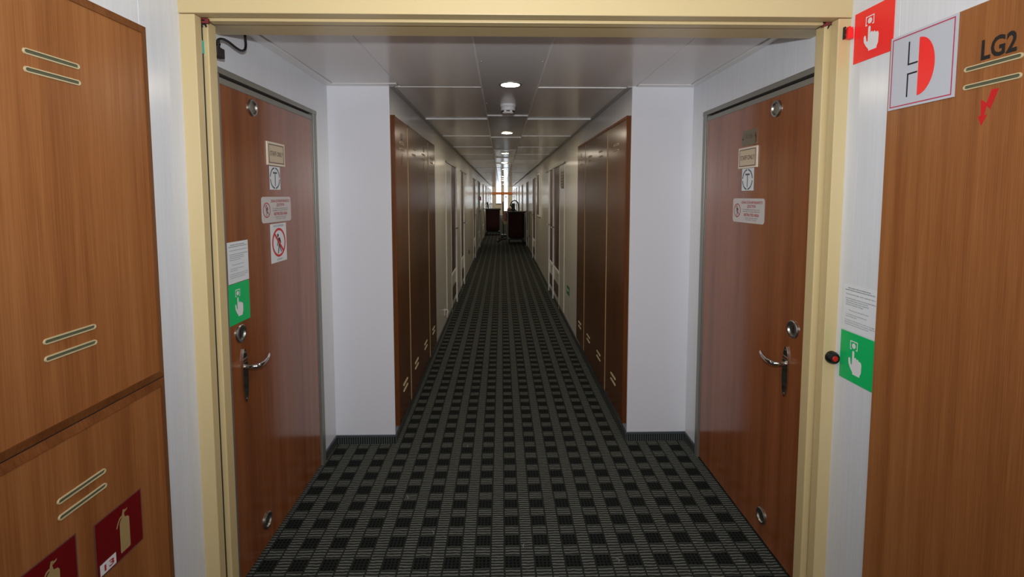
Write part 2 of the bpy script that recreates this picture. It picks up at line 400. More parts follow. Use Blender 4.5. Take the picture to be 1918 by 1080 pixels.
# ------------------------------------------------------------------ cream portal (door_1)
d1 = thing('door_1', 'cream enamelled steel fire door portal framing the corridor', 'door frame', (0.06, YF, 0), kind='structure')
obj('header_face', MB().box(XL-0.004, XR+0.010, YF-0.004, 1.588, HB, HC, bev=0.0025), CREAM, d1)
obj('header_lip', MB().box(-0.93, 1.05, 1.598, 1.632, HB-0.006, HC, bev=0.002), CREAM, d1)
obj('header_soffit', MB().box(XL, XR, 1.636, 1.752, HB, HC, bev=0.002), CREAM, d1)
obj('header_channel', MB().box(XL, XR, 1.586, 1.600, HB+0.03, HC), DARK, d1)
obj('jamb_face', MB().box(XL-0.003, -0.941, YF, 1.583, 0, HB-0.0015, bev=0.0025), CREAM, d1)
obj('jamb_lip', MB().box(-0.9488, -0.930, 1.598, 1.642, 0, HB-0.008, bev=0.003), CREAM, d1)
obj('jamb_channel', MB().box(XL, -0.957, 1.583, 1.600, 0, HB-0.004), CHAN, d1)
obj('jamb_core', MB().box(XL, -0.9495, 1.6005, 1.640, 0, HB-0.009), CHAN, d1)
obj('jamb_face', MB().box(1.067, XR+0.010, YF, 1.583, 0, HB-0.0015, bev=0.0025), CREAM, d1)
obj('jamb_lip', MB().box(1.049, XR, 1.590, 1.634, 0, HB-0.008, bev=0.003), CREAM, d1)
obj('jamb_channel', MB().box(1.074, XR, 1.583, 1.591, 0, HB-0.004), BLACK, d1)
obj('teal_tape', MB().box(-0.957, -0.9435, 1.5835, 1.5975, 1.925, 1.965, bev=0.001), TEAL, d1)
w = MB()
for i in range(7):
    a = random.uniform(-0.006, 0.006)
    w.tube([(-0.945+0.004*i-0.012, 1.586, 2.028), (-0.942+0.004*i-0.010+a, 1.589, 2.018), (-0.946+0.004*i-0.004+a, 1.592, 2.012+a)], 0.0028, 6)
obj('loose_wire', w, BLACK, d1, smooth=True)
obj('rubber_seal', MB().box(-0.953, -0.922, 1.585, 1.597, 2.017, 2.033, bev=0.002), RUST, d1)
w = MB().prism([(1.070, 1.585, 2.033), (1.052, 1.585, 2.033), (1.040, 1.585, 2.018), (1.050, 1.585, 2.020), (1.066, 1.585, 2.026)], (0, 0.011, 0))
obj('rubber_seal', w, RUST, d1)
obj('loose_wire', MB().tube([(1.066, 1.587, 2.032), (1.063, 1.590, 2.022), (1.060, 1.592, 2.014)], 0.003, 6), BLACK, d1, smooth=True)

# ------------------------------------------------------------------ staff doors (door_2 left, door_3 right)
def ring_cup(name, side, y, z, parent, r=0.034, key=False):
    X = (XL+0.0035) if side < 0 else (XR-0.0035); n = (-side, 0, 0)
    o = obj(name, MB().lathe([(r, -0.004), (r, 0.001), (r-0.003, 0.004), (r-0.008, 0.0035), (r-0.011, -0.0015), (r-0.012, -0.0028), (0, -0.0028)], (X, y, z), n, 32), STEEL, parent, smooth=True)
    if key:
        obj('key_slot', MB().box(X-0.004 if side < 0 else X+0.0018, X-0.0018 if side < 0 else X+0.004, y-0.004, y+0.004, z-0.014, z+0.014, bev=0.001), BLACK, o)
    return o
def staff_door(name, side, label, f0, f1, l0, l1, top):
    D = thing(name, label, 'door', (XL if side < 0 else XR, (l0+l1)/2, 0), kind='structure')
    X = XL if side < 0 else XR; s = -side
    def bx(d0, d1_, *r, **k): a, b = sorted((X+s*d0, X+s*d1_)); return MB().box(a, b, *r, **k)
    obj('frame_post', bx(-0.06, 0.006, l1+0.006, f1, 0, top, bev=0.002), GREYM, D)
    obj('frame_post', bx(-0.06, 0.002, f0, l0-0.002, 0, top, bev=0.001), GREYM, D)
    obj('frame_head', bx(-0.06, 0.008, f0, f1, top-0.022, top, bev=0.002), GREYM, D)
    obj('shadow_gap', bx(-0.05, -0.02, f0+0.01, f1-0.01, top-0.04, top-0.022), DARK, D)
    leaf = obj('door_leaf', bx(-0.04, 0.0, l0, l1, 0.012, top-0.032, bev=0.001), WOOD_B, D)
    obj('edge_strip', bx(-0.03, 0.0025, l0, l1, top-0.055, top-0.033, bev=0.0008), ALU, leaf)
    obj('edge_strip', bx(-0.03, 0.0025, l1-0.007, l1+0.001, 0.012, top-0.055, bev=0.0008), ALU, leaf)
    obj('frame_bead', bx(-0.03, 0.002, l1+0.0095, l1+0.016, 0.01, top-0.03, bev=0.0008), ALU, D)
    return D, leaf
def handle(side, y, z0, z1, zl, parent):
    X = XL if side < 0 else XR; s = -side; zc = (z0+z1)/2; hh = (z1-z0)/2; fr = Frame((X+s*0.0005, y, zc), (0, 1, 0), (s, 0, 0))
    pts = []
    for k in range(28):
        a = 2*math.pi*k/28; c, q = math.cos(a), math.sin(a)
        pts.append(fr.p(0.018*math.copysign(abs(c)**1.15, c)*(1-0.25*abs(q)**3), hh*math.copysign(abs(q)**0.62, q)))
    o = obj('handle_plate', MB().prism(pts, (s*0.006, 0, 0)), CHROME, parent)
    obj('lever', MB().tube([(X+s*0.004, y, zl), (X+s*0.028, y, zl), (X+s*0.044, y+0.006, zl), (X+s*0.050, y+0.022, zl-0.001), (X+s*0.050, y+0.055, zl-0.001),
        (X+s*0.047, y+0.085, zl+0.003), (X+s*0.041, y+0.110, zl+0.010), (X+s*0.038, y+0.118, zl+0.013)], [0.010, 0.009, 0.009, 0.009, 0.008, 0.0075, 0.007, 0.0045], 12), CHROME, o, smooth=True)
    for z in (z0+0.014, z1-0.014): obj('screw_head', MB().lathe([(0.0042, 0), (0.0038, 0.0015), (0, 0.002)], (X+s*0.0063, y, z), (s, 0, 0), 10), STEEL, o, smooth=True)
D2, leaf2 = staff_door('door_2', -1, 'brown wooden staff door in the left alcove', 1.730, 2.628, 1.751, 2.577, 1.923)
ring_cup('ring_cup', -1, 1.970, 1.823, leaf2); ring_cup('ring_cup', -1, 1.818, 0.957, leaf2, key=True); ring_cup('ring_cup', -1, 1.964, 0.117, leaf2)
handle(-1, 1.834, 0.684, 0.893, 0.822, leaf2)
D3, leaf3 = staff_door('door_3', 1, 'brown wooden staff door in the right alcove', 1.668, 2.655, 1.690, 2.610, 1.927)
ring_cup('ring_cup', 1, 1.951, 1.823, leaf3); ring_cup('ring_cup', 1, 1.783, 0.968, leaf3, key=True); ring_cup('ring_cup', 1, 1.951, 0.112, leaf3)
handle(1, 1.818, 0.690, 0.891, 0.822, leaf3)

# ------------------------------------------------------------------ signs
def plate(name, label, fr, w, h, mat, t=0.0015, cat='sign', round_=0.0, group=None):
    if round_:
        pts = []
        for cx, cy, a0 in ((w-round_, h-round_, 0), (round_, h-round_, 90), (round_, round_, 180), (w-round_, round_, 270)):
            for k in range(6): a = math.radians(a0+18*k); pts.append((cx+round_*math.cos(a), cy+round_*math.sin(a)))
    else: pts = [(0, 0), (w, 0), (w, h), (0, h)]
    o = obj(name, MB().prism([fr.p(u, v) for u, v in pts], fr.n*t), mat)
    tag(o, label, cat, group); fr2 = Frame(fr.p(0, 0, t), fr.U, fr.n)
    return o, fr2
HAND = [(.375, .62), (.39, .645), (.42, .645), (.435, .62), (.435, .50), (.46, .525), (.49, .52), (.503, .49), (.53, .512), (.56, .50), (.572, .47), (.60, .482), (.635, .468), (.65, .42), (.645, .26), (.61, .20), (.61, .165), (.40, .165), (.40, .20), (.335, .27), (.275, .36), (.265, .46), (.29, .49), (.315, .48), (.327, .44), (.345, .36), (.375, .36)]
def press_sign(name, label, fr, w, h, mat):
    o, f = plate(name, label, fr, w, h, mat, 0.0012)
    m = MB().poly(f, [(u*w, v*h) for u, v in HAND], 0.0004)
    m.disc(f, (.41*w, .748*h), .055*w, .055*h, 0.0004)
    m.rect(f, .30*w, .32*w, .665*h, .845*h, .0004).rect(f, .50*w, .52*w, .665*h, .845*h, .0004).rect(f, .32*w, .50*w, .825*h, .845*h, .0004)
    m.rect(f, .32*w, .35*w, .665*h, .685*h, .0004).rect(f, .47*w, .50*w, .665*h, .685*h, .0004)
    obj('pictogram', m, PWHITE, o); return o
PIC = dict(
    head=[(-.02, .36, .05)],)
def walking_man(m, f, cx, cy, s, d=0.0005, run=False):
    """pedestrian pictogram about 2*s high, walking left"""
    m.disc(f, (cx-.16*s, cy+.72*s), .15*s, .17*s, d)
    P = lambda q: [(cx+a*s, cy+b*s) for a, b in q]
    m.poly(f, P([(-.10, .50), (.14, .52), (.22, .30), (.20, -.12), (-.06, -.10), (-.02, .22)]), d)
    m.poly(f, P([(-.08, .48), (-.16, .40), (-.30, -.02), (-.40, -.20), (-.30, -.26), (-.18, -.08), (-.04, .28)]), d)
    m.poly(f, P([(.14, .52), (.26, .42), (.44, .06), (.40, -.04), (.32, -.02), (.20, .22)]), d)
    m.poly(f, P([(-.06, -.08), (.08, -.12), (.02, -.50), (-.12, -.96), (-.26, -.96), (-.14, -.50)]), d)
    m.poly(f, P([(.04, -.12), (.20, -.12), (.30, -.44), (.52, -.80) if not run else (.56, -.52), (.42, -.88) if not run else (.50, -.62), (.18, -.50)]), d)

SG = 0.0005
# left door
f = left_frame(XL+SG, 2.071, 1.606); o, g = plate('staff_sign', 'beige framed STAFF ONLY plate, topmost sign on the left staff door', f, 0.162, 0.099, CREAMW, 0.006)
obj('border_line', MB().outline(g, .010, .152, .009, .090, .005, .004, .0004), BROWNP, o); obj('panel', MB().rect(g, .015, .147, .013, .086, .0003), BEIGE, o)
text('lettering', 'STAFF ONLY', g, .081, .041, .020, BROWNP, o, 'CENTER', fit=.120, d=.0008, bold=.01)
f = left_frame(XL+SG, 2.093, 1.502); o, g = plate('letter_sign', 'small white square with circled T below STAFF ONLY on the left door', f, 0.099, 0.100, PAPER, 0.0006)
def t_sign(o, g):
    m = MB()
    for k in range(4): m.ring(g, (.0495, .05), .046, .047, .0065, .0065, .0004, 14, k*math.pi/2+.10, (k+1)*math.pi/2-.10)
    m.rect(g, .031, .069, .069, .0765, .0004).rect(g, .0468, .0532, .016, .070, .0004); obj('lettering', m, INKG, o)
t_sign(o, g)
def restricted(fr, label):
    w, h = .276, .110; o, g = plate('restricted_sign', label, fr, w, h, plain('sign_soft_white', (206, 200, 198), 0.45), 0.001, round_=.014)
    m = MB(); m.ring(g, (.042, .054), .032, .032, .0042, .0042, .0004, 32); a = math.radians(-50)
    m.poly(g, [(.042-.0215, .054+.0195), (.042-.0195, .054+.0215), (.042+.0215, .054-.0195), (.042+.0195, .054-.0215)], .0005); obj('ban_ring', m, PRED, o)
    m = MB(); walking_man(m, g, .043, .054, .026, .0007, True); obj('pictogram', m, BROWNP, o)
    text('lettering', 'ЗОНА ОГРАНИЧЕННОГО', g, .170, .086, .0115, PRED, o, 'CENTER', fit=.178, bold=.014)
    text('lettering', 'ДОСТУПА', g, .170, .069, .0115, PRED, o, 'CENTER', fit=.074, bold=.014)
    text('lettering', 'Посторонним лицам вход строго', g, .168, .0575, .0048, BROWNP, o, 'CENTER', fit=.145)
    text('lettering', 'запрещён. Только для персонала', g, .168, .0490, .0048, BROWNP, o, 'CENTER', fit=.145)
    text('lettering', 'RESTRICTED AREA', g, .170, .030, .0125, PRED, o, 'CENTER', fit=.128, bold=.016)
    text('lettering', 'Authorized personnel', g, .170, .0205, .0048, BROWNP, o, 'CENTER', fit=.108)
    text('lettering', 'access only', g, .170, .0125, .0048, BROWNP, o, 'CENTER', fit=.092)
restricted(left_frame(XL+SG, 2.014, 1.361), 'white rounded RESTRICTED AREA sign in red print on the left staff door')
f = left_frame(XL+SG, 2.083, 1.184); o, g = plate('ban_sign', 'white sign with red no walking ring below the left RESTRICTED AREA sign', f, 0.150, 0.170, PAPER, 0.0008)
m = MB().ring(g, (.075, .086), .064, .064, .0105, .0105, .0006, 40); m.poly(g, [(.075-.047, .086+.039), (.075-.039, .086+.047), (.075+.047, .086-.039), (.075+.039, .086-.047)], .0009); obj('ban_ring', m, RINGRED, o)
m = MB(); walking_man(m, g, .074, .083, .048, .0006); obj('pictogram', m, INK, o)
text('lettering', 'ВХОД ЗАПРЕЩЁН', g, .075, .156, .008, INKG, o, 'CENTER', fit=.095); text('lettering', 'NO ENTRY', g, .077, .008, .008, INKG, o, 'CENTER', fit=.052)

LINES = [('Инструкция по использованию дверей', .14, .92, .66, 1), ('судовой противопожарной автоматической системы', .05, .875, .88, 1),
    ('При переходе через дверь - нажать и удерживать кнопку', .08, .785, .86, 0), ('В случае блокировки человека противопожарной дверью,', .08, .690, .88, 0),
    ('двери можно открыть вручную, нажав на', .09, .645, .66, 0), ('противоположную сторону створки и удерживая её', .09, .600, .68, 0), ('до полного открытия прохода.', .09, .555, .52, 0),
    ('The instruction of using the fire screen', .19, .435, .58, 0), ('1. It is necessary to press and hold the button', .10, .345, .62, 0), ('to pass through a door.', .10, .300, .34, 0),
    ('2. If necessary to close the door you can lift it on the trigger,', .08, .215, .88, 0), ('please be careful yourselves in case of power outage and', .08, .170, .88, 0), ('it is possible to open the door by pressing the button.', .08, .125, .72, 0)]
def instruction(fr, w, h, label):
    o, g = plate('instruction_sheet', label, fr, w, h, PAPER, 0.0006, 'notice')
    for s, u, v, wd, bo in LINES: text('lettering', s, g, u*w, v*h, .0034, INK, o, fit=wd*w, d=.0003, bold=.012*bo)
instruction(left_frame(XL+SG, 1.753, 1.153), .142, .153, 'white printed instruction sheet above the green sign on the left door')
press_sign('press_sign', 'green press button hand sign above the left door lock', left_frame(XL+SG, 1.750, 1.000), .142, .151, GREEN)
# right door
f = right_frame(XR-SG, 2.222, 1.700); o, g = plate('number_plate', 'tarnished metal number plate above STAFF ONLY on the right door', f, .128, .067, PLATE, 0.0018, 'plate')
text('lettering', 'V 26', g, .062, .030, .020, BOARD, o, 'CENTER', fit=.062)
obj('rivet', MB().lathe([(.004, 0), (.003, .0015), (0, .002)], g.p(.008, .030), (-1, 0, 0), 10), BLACK, o, smooth=True)
obj('rivet', MB().lathe([(.004, 0), (.003, .0015), (0, .002)], g.p(.118, .034), (-1, 0, 0), 10), BLACK, o, smooth=True)
obj('adhesive_stain', MB().poly(g, [(.112, .050), (.119, .052), (.120, .040), (.126, .036), (.124, .004), (.117, .004), (.117, .030), (.110, .036)], .0004), WOOD_T, o)
f = right_frame(XR-SG, 2.242, 1.598); o, g = plate('staff_sign', 'beige framed STAFF ONLY plate under the metal plate on the right door', f, 0.162, 0.093, CREAMW, 0.006)
obj('border_line', MB().outline(g, .010, .152, .008, .085, .005, .004, .0004), BROWNP, o); obj('panel', MB().rect(g, .015, .147, .012, .081, .0003), BEIGE, o)
text('lettering', 'STAFF ONLY', g, .081, .037, .020, BROWNP, o, 'CENTER', fit=.122, d=.0008, bold=.01)
f = right_frame(XR-SG, 2.214, 1.497); o, g = plate('letter_sign', 'small white square with circled T below STAFF ONLY on the right door', f, 0.104, 0.100, PAPER, 0.0006); t_sign(o, g)
restricted(right_frame(XR-SG, 2.290, 1.352), 'white rounded RESTRICTED AREA sign in red print on the right staff door')

# right near wall
press_sign('alarm_sign', 'red press button hand sign at top right beside the frame', right_frame(XR-SG, 1.531, 1.884), .154, .152, RED)
press_sign('press_sign', 'green press button hand sign on the white wall beside the frame button', right_frame(XR-SG, 1.526, .886), .146, .156, GREEN)
instruction(right_frame(XR-SG, 1.524, 1.046), .142, .146, 'white printed instruction sheet above the green sign on the right wall')

# ------------------------------------------------------------------ near wall cabinets
def vent(fr, u, v, w, parent, h=.013, gm=None):
    """stadium shaped vent rim with gauze behind; u,v = centre"""
    r = h/2; n = 8; o_pts, i_pts = [], []
    for sgn, a0 in ((1, -90), (-1, 90)):
        for k in range(n+1):
            a = math.radians(a0+180*k/n); cx = sgn*(w/2-r)
            o_pts.append((u+cx+r*math.cos(a), v+r*math.sin(a))); i_pts.append((u+cx+(r-.0028)*math.cos(a), v+(r-.0028)*math.sin(a)))
    mb = MB(); N = len(o_pts); bm = mb.bm
    A = [bm.verts.new(fr.p(*p, 0)) for p in o_pts]; B = [bm.verts.new(fr.p(*p, .003)) for p in [(u+(a-u)*.995, v+(b-v)*.92) for a, b in o_pts]]
    C = [bm.verts.new(fr.p(*p, .003)) for p in i_pts]; E_ = [bm.verts.new(fr.p(*p, .0004)) for p in i_pts]
    for i in range(N):
        j = (i+1) % N
        for P, Q in ((A, B), (B, C), (C, E_)): bm.faces.new((P[i], P[j], Q[j], Q[i]))
    o = obj('vent_slot', mb, SLOT, parent, smooth=True)
    g = MB().poly(fr, i_pts, .0005); L2 = w-2*r; k = int(L2/.0028)
    for q in range(k):
        uu = u-L2/2+q*.0028
        g.poly(fr, [(uu, v-.0028), (uu+.0008, v-.0028), (uu+.0022, v+.0028), (uu+.0014, v+.0028)], .0012)
    obj('gauze', g, gm or MESH_M, o); return o
def cabinet(side, y0, y1, z0, z1, label, edge=.022):
    X = XL if side < 0 else XR; s = -side
    T = thing('wall_cabinet', label, 'cabinet', (X, (y0+y1)/2, z0))
    P = .007; e = edge
    def q(x): return X+s*x
    a, b = sorted((q(.0), q(P)))
    obj('door_panel', MB().box(a, b, y0+e, y1-e, z0+e, z1-e), WOOD_A, T)
    # four mitred bevelled edge mouldings
    def mould(p0, p1, i0, i1):
        mb = MB(); bm = mb.bm
        vs = [bm.verts.new((q(d), yy, zz)) for (yy, zz), d in ((p0, 0), (p1, 0), (p1, P*.55), (p0, P*.55))]
        ws = [bm.verts.new((q(d), yy, zz)) for (yy, zz), d in ((i0, P+.003), (i1, P+.003), (i1, 0), (i0, 0))]
        bm.faces.new(vs); bm.faces.new((vs[3], vs[2], ws[1], ws[0])); bm.faces.new((ws[0], ws[1], ws[2], ws[3])); bm.faces.new((vs[0], vs[3], ws[0], ws[3])); bm.faces.new((vs[1], vs[2], ws[1], ws[2])); bm.faces.new((vs[0], vs[1], ws[2], ws[3]))
        obj('edge_moulding', mb, WOOD_T, T)
    if e > .006:
        O = [(y0, z0), (y1, z0), (y1, z1), (y0, z1)]; I = [(y0+e, z0+e), (y1-e, z0+e), (y1-e, z1-e), (y0+e, z1-e)]
        for i in range(4): j = (i+1) % 4; mould(O[i], O[j], I[i], I[j])
    return T, P
C1, P = cabinet(-1, 0.80, 1.398, 0.9525, 1.940, 'upper brown wooden wall cabinet at left with two pairs of vent slots')
f = left_frame(XL+P, 0, 0)
for z in (1.773, 1.736, 1.162, 1.124): vent(f, 1.103, z, .134, C1)
obj('seam_gap', MB().box(XL, XL+.0046, .805, 1.393, .9512, .9534), DARK, C1)
C2, P = cabinet(-1, 0.80, 1.398, 0.14, 0.9520, 'lower brown wooden wall cabinet at left carrying red fire extinguisher stickers')
for z in (.800, .763): vent(f, 1.107, z, .131, C2)
C3, P = cabinet(1, 0.79, 1.382, 0.09, 1.917, 'tall brown wooden wall cabinet at right marked LG2', edge=.004)
g = right_frame(XR-P, 0, 0)
for z in (1.770, 1.7285): vent(g, -1.084, z, .130, C3)
text('lettering', 'LG2', g, -1.114, 1.784, .043, INK, C3, fit=.078, bold=.028, d=.0006)
o = obj('lightning_sticker', MB().prism([g.p(u, v) for u, v in ((-1.082, 1.712), (-1.066, 1.711), (-1.083, 1.668), (-1.091, 1.678), (-1.095, 1.657), (-1.089, 1.657), (-1.101, 1.634), (-1.110, 1.657), (-1.103, 1.657), (-1.105, 1.694), (-1.091, 1.683))], (-.0006, 0, 0)), plain('bolt_red', (205, 24, 30), .4))
tag(o, 'red lightning bolt warning sticker under the LG2 vent slots', 'sticker')
# HD sign
f2 = right_frame(XR-P-.0005, 1.371, 1.713); o, h = plate('switchboard_sign', 'pale square sign with black lines and red half disc, red border', f2, .200, .199, plain('pale_blue_plate', (196, 200, 210), .4), .003)
w_ = .2
obj('border_line', MB().outline(h, .006, .194, .006, .193, .003, .003, .0004), plain('print_crimson', (190, 50, 84), .4), o)
m = MB(); m.poly(h, [(w_*(.47), w_*.875)]+[(w_*(.47+.245*math.sin(math.pi*k/24)), w_*(.5+.375*math.cos(math.pi*k/24))) for k in range(1, 24)]+[(w_*.47, w_*.125)], .0005); obj('half_disc', m, RED, o)
m = MB(); m.rect(h, .060, .0645, .111, .173, .0005).rect(h, .060, .092, .111, .1152, .0006).rect(h, .060, .0645, .027, .0898, .0005).rect(h, .060, .092, .0855, .0898, .0006); obj('line_figure', m, INK, o)

# fire extinguisher stickers on the lower left cabinet
def ext_sticker(fr, label, tagged):
    w, h = .148, .141; o, q = plate('extinguisher_sign', label, fr, w, h, DRED, .0008)
    obj('border_line', MB().outline(q, -.002, w+.002, -.002, h+.002, .003, .003, .0002), BROWNP, o)
    K = lambda pts: [(a*w, b*h) for a, b in pts]
    m = MB().poly(q, K([(.50, .10), (.70, .10), (.71, .14), (.71, .66), (.68, .70), (.62, .72), (.60, .80), (.63, .86), (.58, .88), (.56, .80), (.55, .73), (.52, .71), (.495, .66), (.49, .14)]), .0005)
    m.poly(q, K([(.55, .79), (.50, .77), (.45, .70), (.42, .62), (.44, .61), (.47, .68), (.51, .735), (.56, .755)]), .0005)
    m.poly(q, K([(.60, .80), (.67, .83), (.68, .86), (.60, .835)]), .0005)
    obj('pictogram', m, GOLDP, o)
    if tagged:
        e = obj('number_tag', MB().prism([q.p(a, b, .0006) for a, b in ((.008, .004), (.056, .004), (.056, .032), (.008, .032))], q.n*.0006), PWHITE, o)
        text('lettering', '13', q, .032, .010, .0155, PRED, e, 'CENTER', fit=.030, d=.0015, bold=.02)
ext_sticker(left_frame(XL+P+.0002, 1.130, .5435), 'red fire extinguisher sticker with white 13 tag, lower left', True)
ext_sticker(left_frame(XL+P+.0002, .931, .560), 'red fire extinguisher sticker without number, at bottom left corner', False)

# ------------------------------------------------------------------ small fittings on the portal
T = thing('sounder_box', 'small red alarm box clipped on the right frame post beside the red sign', 'alarm', (1.093, 1.545, 1.965))
obj('bracket', MB().box(1.081, 1.0845, 1.538, 1.549, 1.966, 2.004, bev=.001), BLACK, T)
obj('cover', MB().prism([(1.0845, 1.530, 1.9665), (1.1036, 1.530, 1.965), (1.1024, 1.530, 1.992), (1.0997, 1.530, 2.001), (1.0950, 1.530, 1.999), (1.0911, 1.530, 2.003), (1.0868, 1.530, 2.001)], (0, .0185, 0)), RED, T)
for z in (1.978, 1.996): obj('screw_head', MB().lathe([(.002, 0), (.0017, .001), (0, .0015)], (1.0828, 1.5375, z), (0, -1, 0), 10), STEEL, T, smooth=True)
T = thing('push_button', 'round black push button with red centre on the right frame post', 'button', (1.089, 1.545, .92))
obj('bezel', MB().lathe([(.021, 0), (.021, .006), (.0195, .014), (.016, .020), (.0105, .021), (.010, .018)], (1.092, 1.547, .941), (0, -1, 0), 28), BLACK, T, smooth=True)
obj('button_cap', MB().lathe([(.0098, .0), (.0098, .0205), (.008, .0225), (0, .0228)], (1.092, 1.547, .941), (0, -1, 0), 24), plain('button_red', (190, 22, 30), .35), T, smooth=True)
T = thing('cable_sensor', 'black sensor box with a drooping black cable at top left of the frame', 'sensor', (-.94, 1.69, 1.93))
obj('housing', MB().box(-.952, -.930, 1.646, 1.690, 1.934, 1.966, bev=.003), BLACK, T)
obj('gland', MB().lathe([(.006, 0), (.006, .008), (.008, .009), (.008, .014), (.005, .016), (.005, .024)], (-.94, 1.668, 1.966), (0, 0, 1), 14), BLACK, T, smooth=True)
def smoothpath(P, n=8):
    P = [Vector(p) for p in P]; out = []
    for i in range(len(P)-1):
        p0, p1, p2, p3 = P[max(i-1, 0)], P[i], P[i+1], P[min(i+2, len(P)-1)]
        for k in range(n):
            t = k/n; out.append(.5*((2*p1)+(-p0+p2)*t+(2*p0-5*p1+4*p2-p3)*t*t+(-p0+3*p1-3*p2+p3)*t**3))
    return out+[P[-1]]
obj('cable', MB().tube(smoothpath([(-.94, 1.668, 1.980), (-.94, 1.672, 1.993), (-.94, 1.70, 2.003), (-.94, 1.735, 2.004), (-.94, 1.775, 1.999), (-.94, 1.81, 1.998), (-.94, 1.836, 2.008), (-.94, 1.847, 2.028), (-.942, 1.848, 2.06), (-.942, 1.846, 2.10)]), .0045, 10), BLACK, T, smooth=True)

# ------------------------------------------------------------------ corridor lockers
def locker(side, y0, y1, k, label, group, letter=None, bolt=False, slots=True):
    Xw = XLI if side < 0 else XRI; s = -side; z0, z1 = .102, 1.937
    T = thing('tall_locker', label, 'locker', (Xw, (y0+y1)/2, z0), group)
    a, b = sorted((Xw, Xw+s*.010)); obj('carcass', MB().box(a, b, y0, y1, z0, z1, bev=.001), WOOD_C, T)
    lip = .0
    pr = .027+(0, .003, .001, .004)[k]; a, b = sorted((Xw+s*.010, Xw+s*pr)); door = obj('door_panel', MB().box(a, b, y0+(.018 if k == 0 else .002), y1-.002, z0+.004, z1-(.02 if side > 0 else .004), bev=.0018), WOOD_C, T)
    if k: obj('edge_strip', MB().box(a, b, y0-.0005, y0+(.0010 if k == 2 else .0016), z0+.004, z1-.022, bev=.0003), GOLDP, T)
    if k == 0: obj('end_panel', MB().box(a, b, y0, y0+.016, z0, z1, bev=.001), WOOD_C, T)
    if side > 0: obj('top_rail', MB().box(a, b, y0+(.018 if k == 0 else 0), y1, z1-.018, z1, bev=.001), WOOD_T, T)
    fr = (left_frame if side < 0 else right_frame)(Xw+s*pr, 0, 0); uc = (y0+y1)/2*(1 if side < 0 else -1)
    for z in (1.795, 1.757, .302, .264): vent(fr, uc, z, .130, T, gm=BLACK)
    if letter: text('lettering', letter, fr, uc-.035, 1.815, .040, INK, T, fit=.03*len(letter), bold=.03)
    if bolt:
        obj('bolt_mark', MB().poly(fr, [(uc+.012, 1.735), (uc+.028, 1.734), (uc+.010, 1.692), (uc+.002, 1.702), (uc-.002, 1.680), (uc+.004, 1.680), (uc-.008, 1.655), (uc-.016, 1.680), (uc-.009, 1.680), (uc-.010, 1.716), (uc+.003, 1.706)], .0006), DRED, T)
YL = [2.822, 3.19, 3.60, 4.05, 4.447]; YR = [2.822, 3.316, 3.743, 4.189, 4.593]
ordl = ['first', 'second', 'third', 'fourth']
for k in range(4):
    locker(-1, YL[k], YL[k+1], k, 'tall brown corridor locker on the left wall, %s beyond the white pier' % ordl[k], 'lockers on the left corridor wall', ('L3', None, '1', None)[k], k in (0, 2))
    locker(1, YR[k], YR[k+1], k, 'tall brown corridor locker on the right wall, %s beyond the white pier' % ordl[k], 'lockers on the right corridor wall', (None, None, None, '1')[k])

# ------------------------------------------------------------------ corridor doors
dn = [3]
def cdoor(side, l0, l1, h0, h1, white=None, handle_far=True, label=''):
    dn[0] += 1; X = XLI if side < 0 else XRI; s = -side; top = 1.86
    D = thing('door_%d' % dn[0], label, 'door', (X, (l0+l1)/2, 0), kind='structure')
    def bx(d0, d1_, *r, **k): a, b = sorted((X+s*d0, X+s*d1_)); return MB().box(a, b, *r, **k)
    obj('frame_head', bx(0, .016, h0, h1, top-.004, top+.016, bev=.002), GREYM, D)
    obj('frame_post', bx(0, .008, l0-.04, l0, .0, top-.004, bev=.003), STRIP, D)
    obj('frame_post', bx(0, .022, l1, l1+.04, .0, top-.004, bev=.003), STRIP, D)
    lf = obj('door_leaf', bx(0, .004, l0, l1, .49, top-.006), WOOD_D, D)
    obj('cross_rail', bx(0, .012, l0, l1, .455, .49, bev=.003), STRIP, D)
    obj('kick_panel', bx(0, .006, l0, l1, .06, .455, bev=.001), CORR, D)
    gr = MB()
    for i in range(9): gr.prism([(X+s*.006, l0+.05, .14+.018*i), (X+s*.012, l0+.05, .135+.018*i), (X+s*.006, l0+.05, .153+.018*i)], (0, l1-l0-.1, 0))
    obj('vent_grille', gr, GRILLE, D)
    hy = l1-.06 if handle_far else l0+.06
    hp = obj('handle_plate', bx(.004, .010, hy-.018, hy+.018, .93, 1.09, bev=.002), STEEL, lf); d = -1 if handle_far else 1
    obj('lever', MB().tube([(X+s*.008, hy, 1.035), (X+s*.05, hy, 1.035), (X+s*.06, hy+d*.02, 1.035), (X+s*.058, hy+d*.11, 1.035)], .009, 8), STEEL, hp, smooth=True)
    if white: obj('side_panel', bx(0, .006, white[0], white[1], .06, top-.006, bev=.001), CORR, D)
o7 = ['first', 'second', 'third', 'fourth', 'fifth', 'sixth', 'seventh', 'eighth', 'ninth']
for i, (a, b, h0, h1, wp, hf) in enumerate([(6.12, 6.68, 5.55, 6.77, (5.58, 6.07), True), (7.60, 8.05, 7.55, 8.67, (8.12, 8.62), True), (11.0, 11.5, 10.94, 12.07, (11.56, 12.0), True),
        (13.3, 13.9, 13.2, 14.0, None, True), (16.4, 17.0, 16.3, 17.1, None, True), (19.6, 20.2, 19.5, 20.3, None, True), (22.6, 23.2, 22.5, 23.3, None, True), (25.8, 26.4, 25.7, 26.5, None, True), (29.0, 29.6, 28.9, 29.7, None, True)]):
    cdoor(-1, a, b, h0, h1, wp, hf, 'brown cabin door in a white frame on the left corridor wall, %s past the lockers' % o7[i])
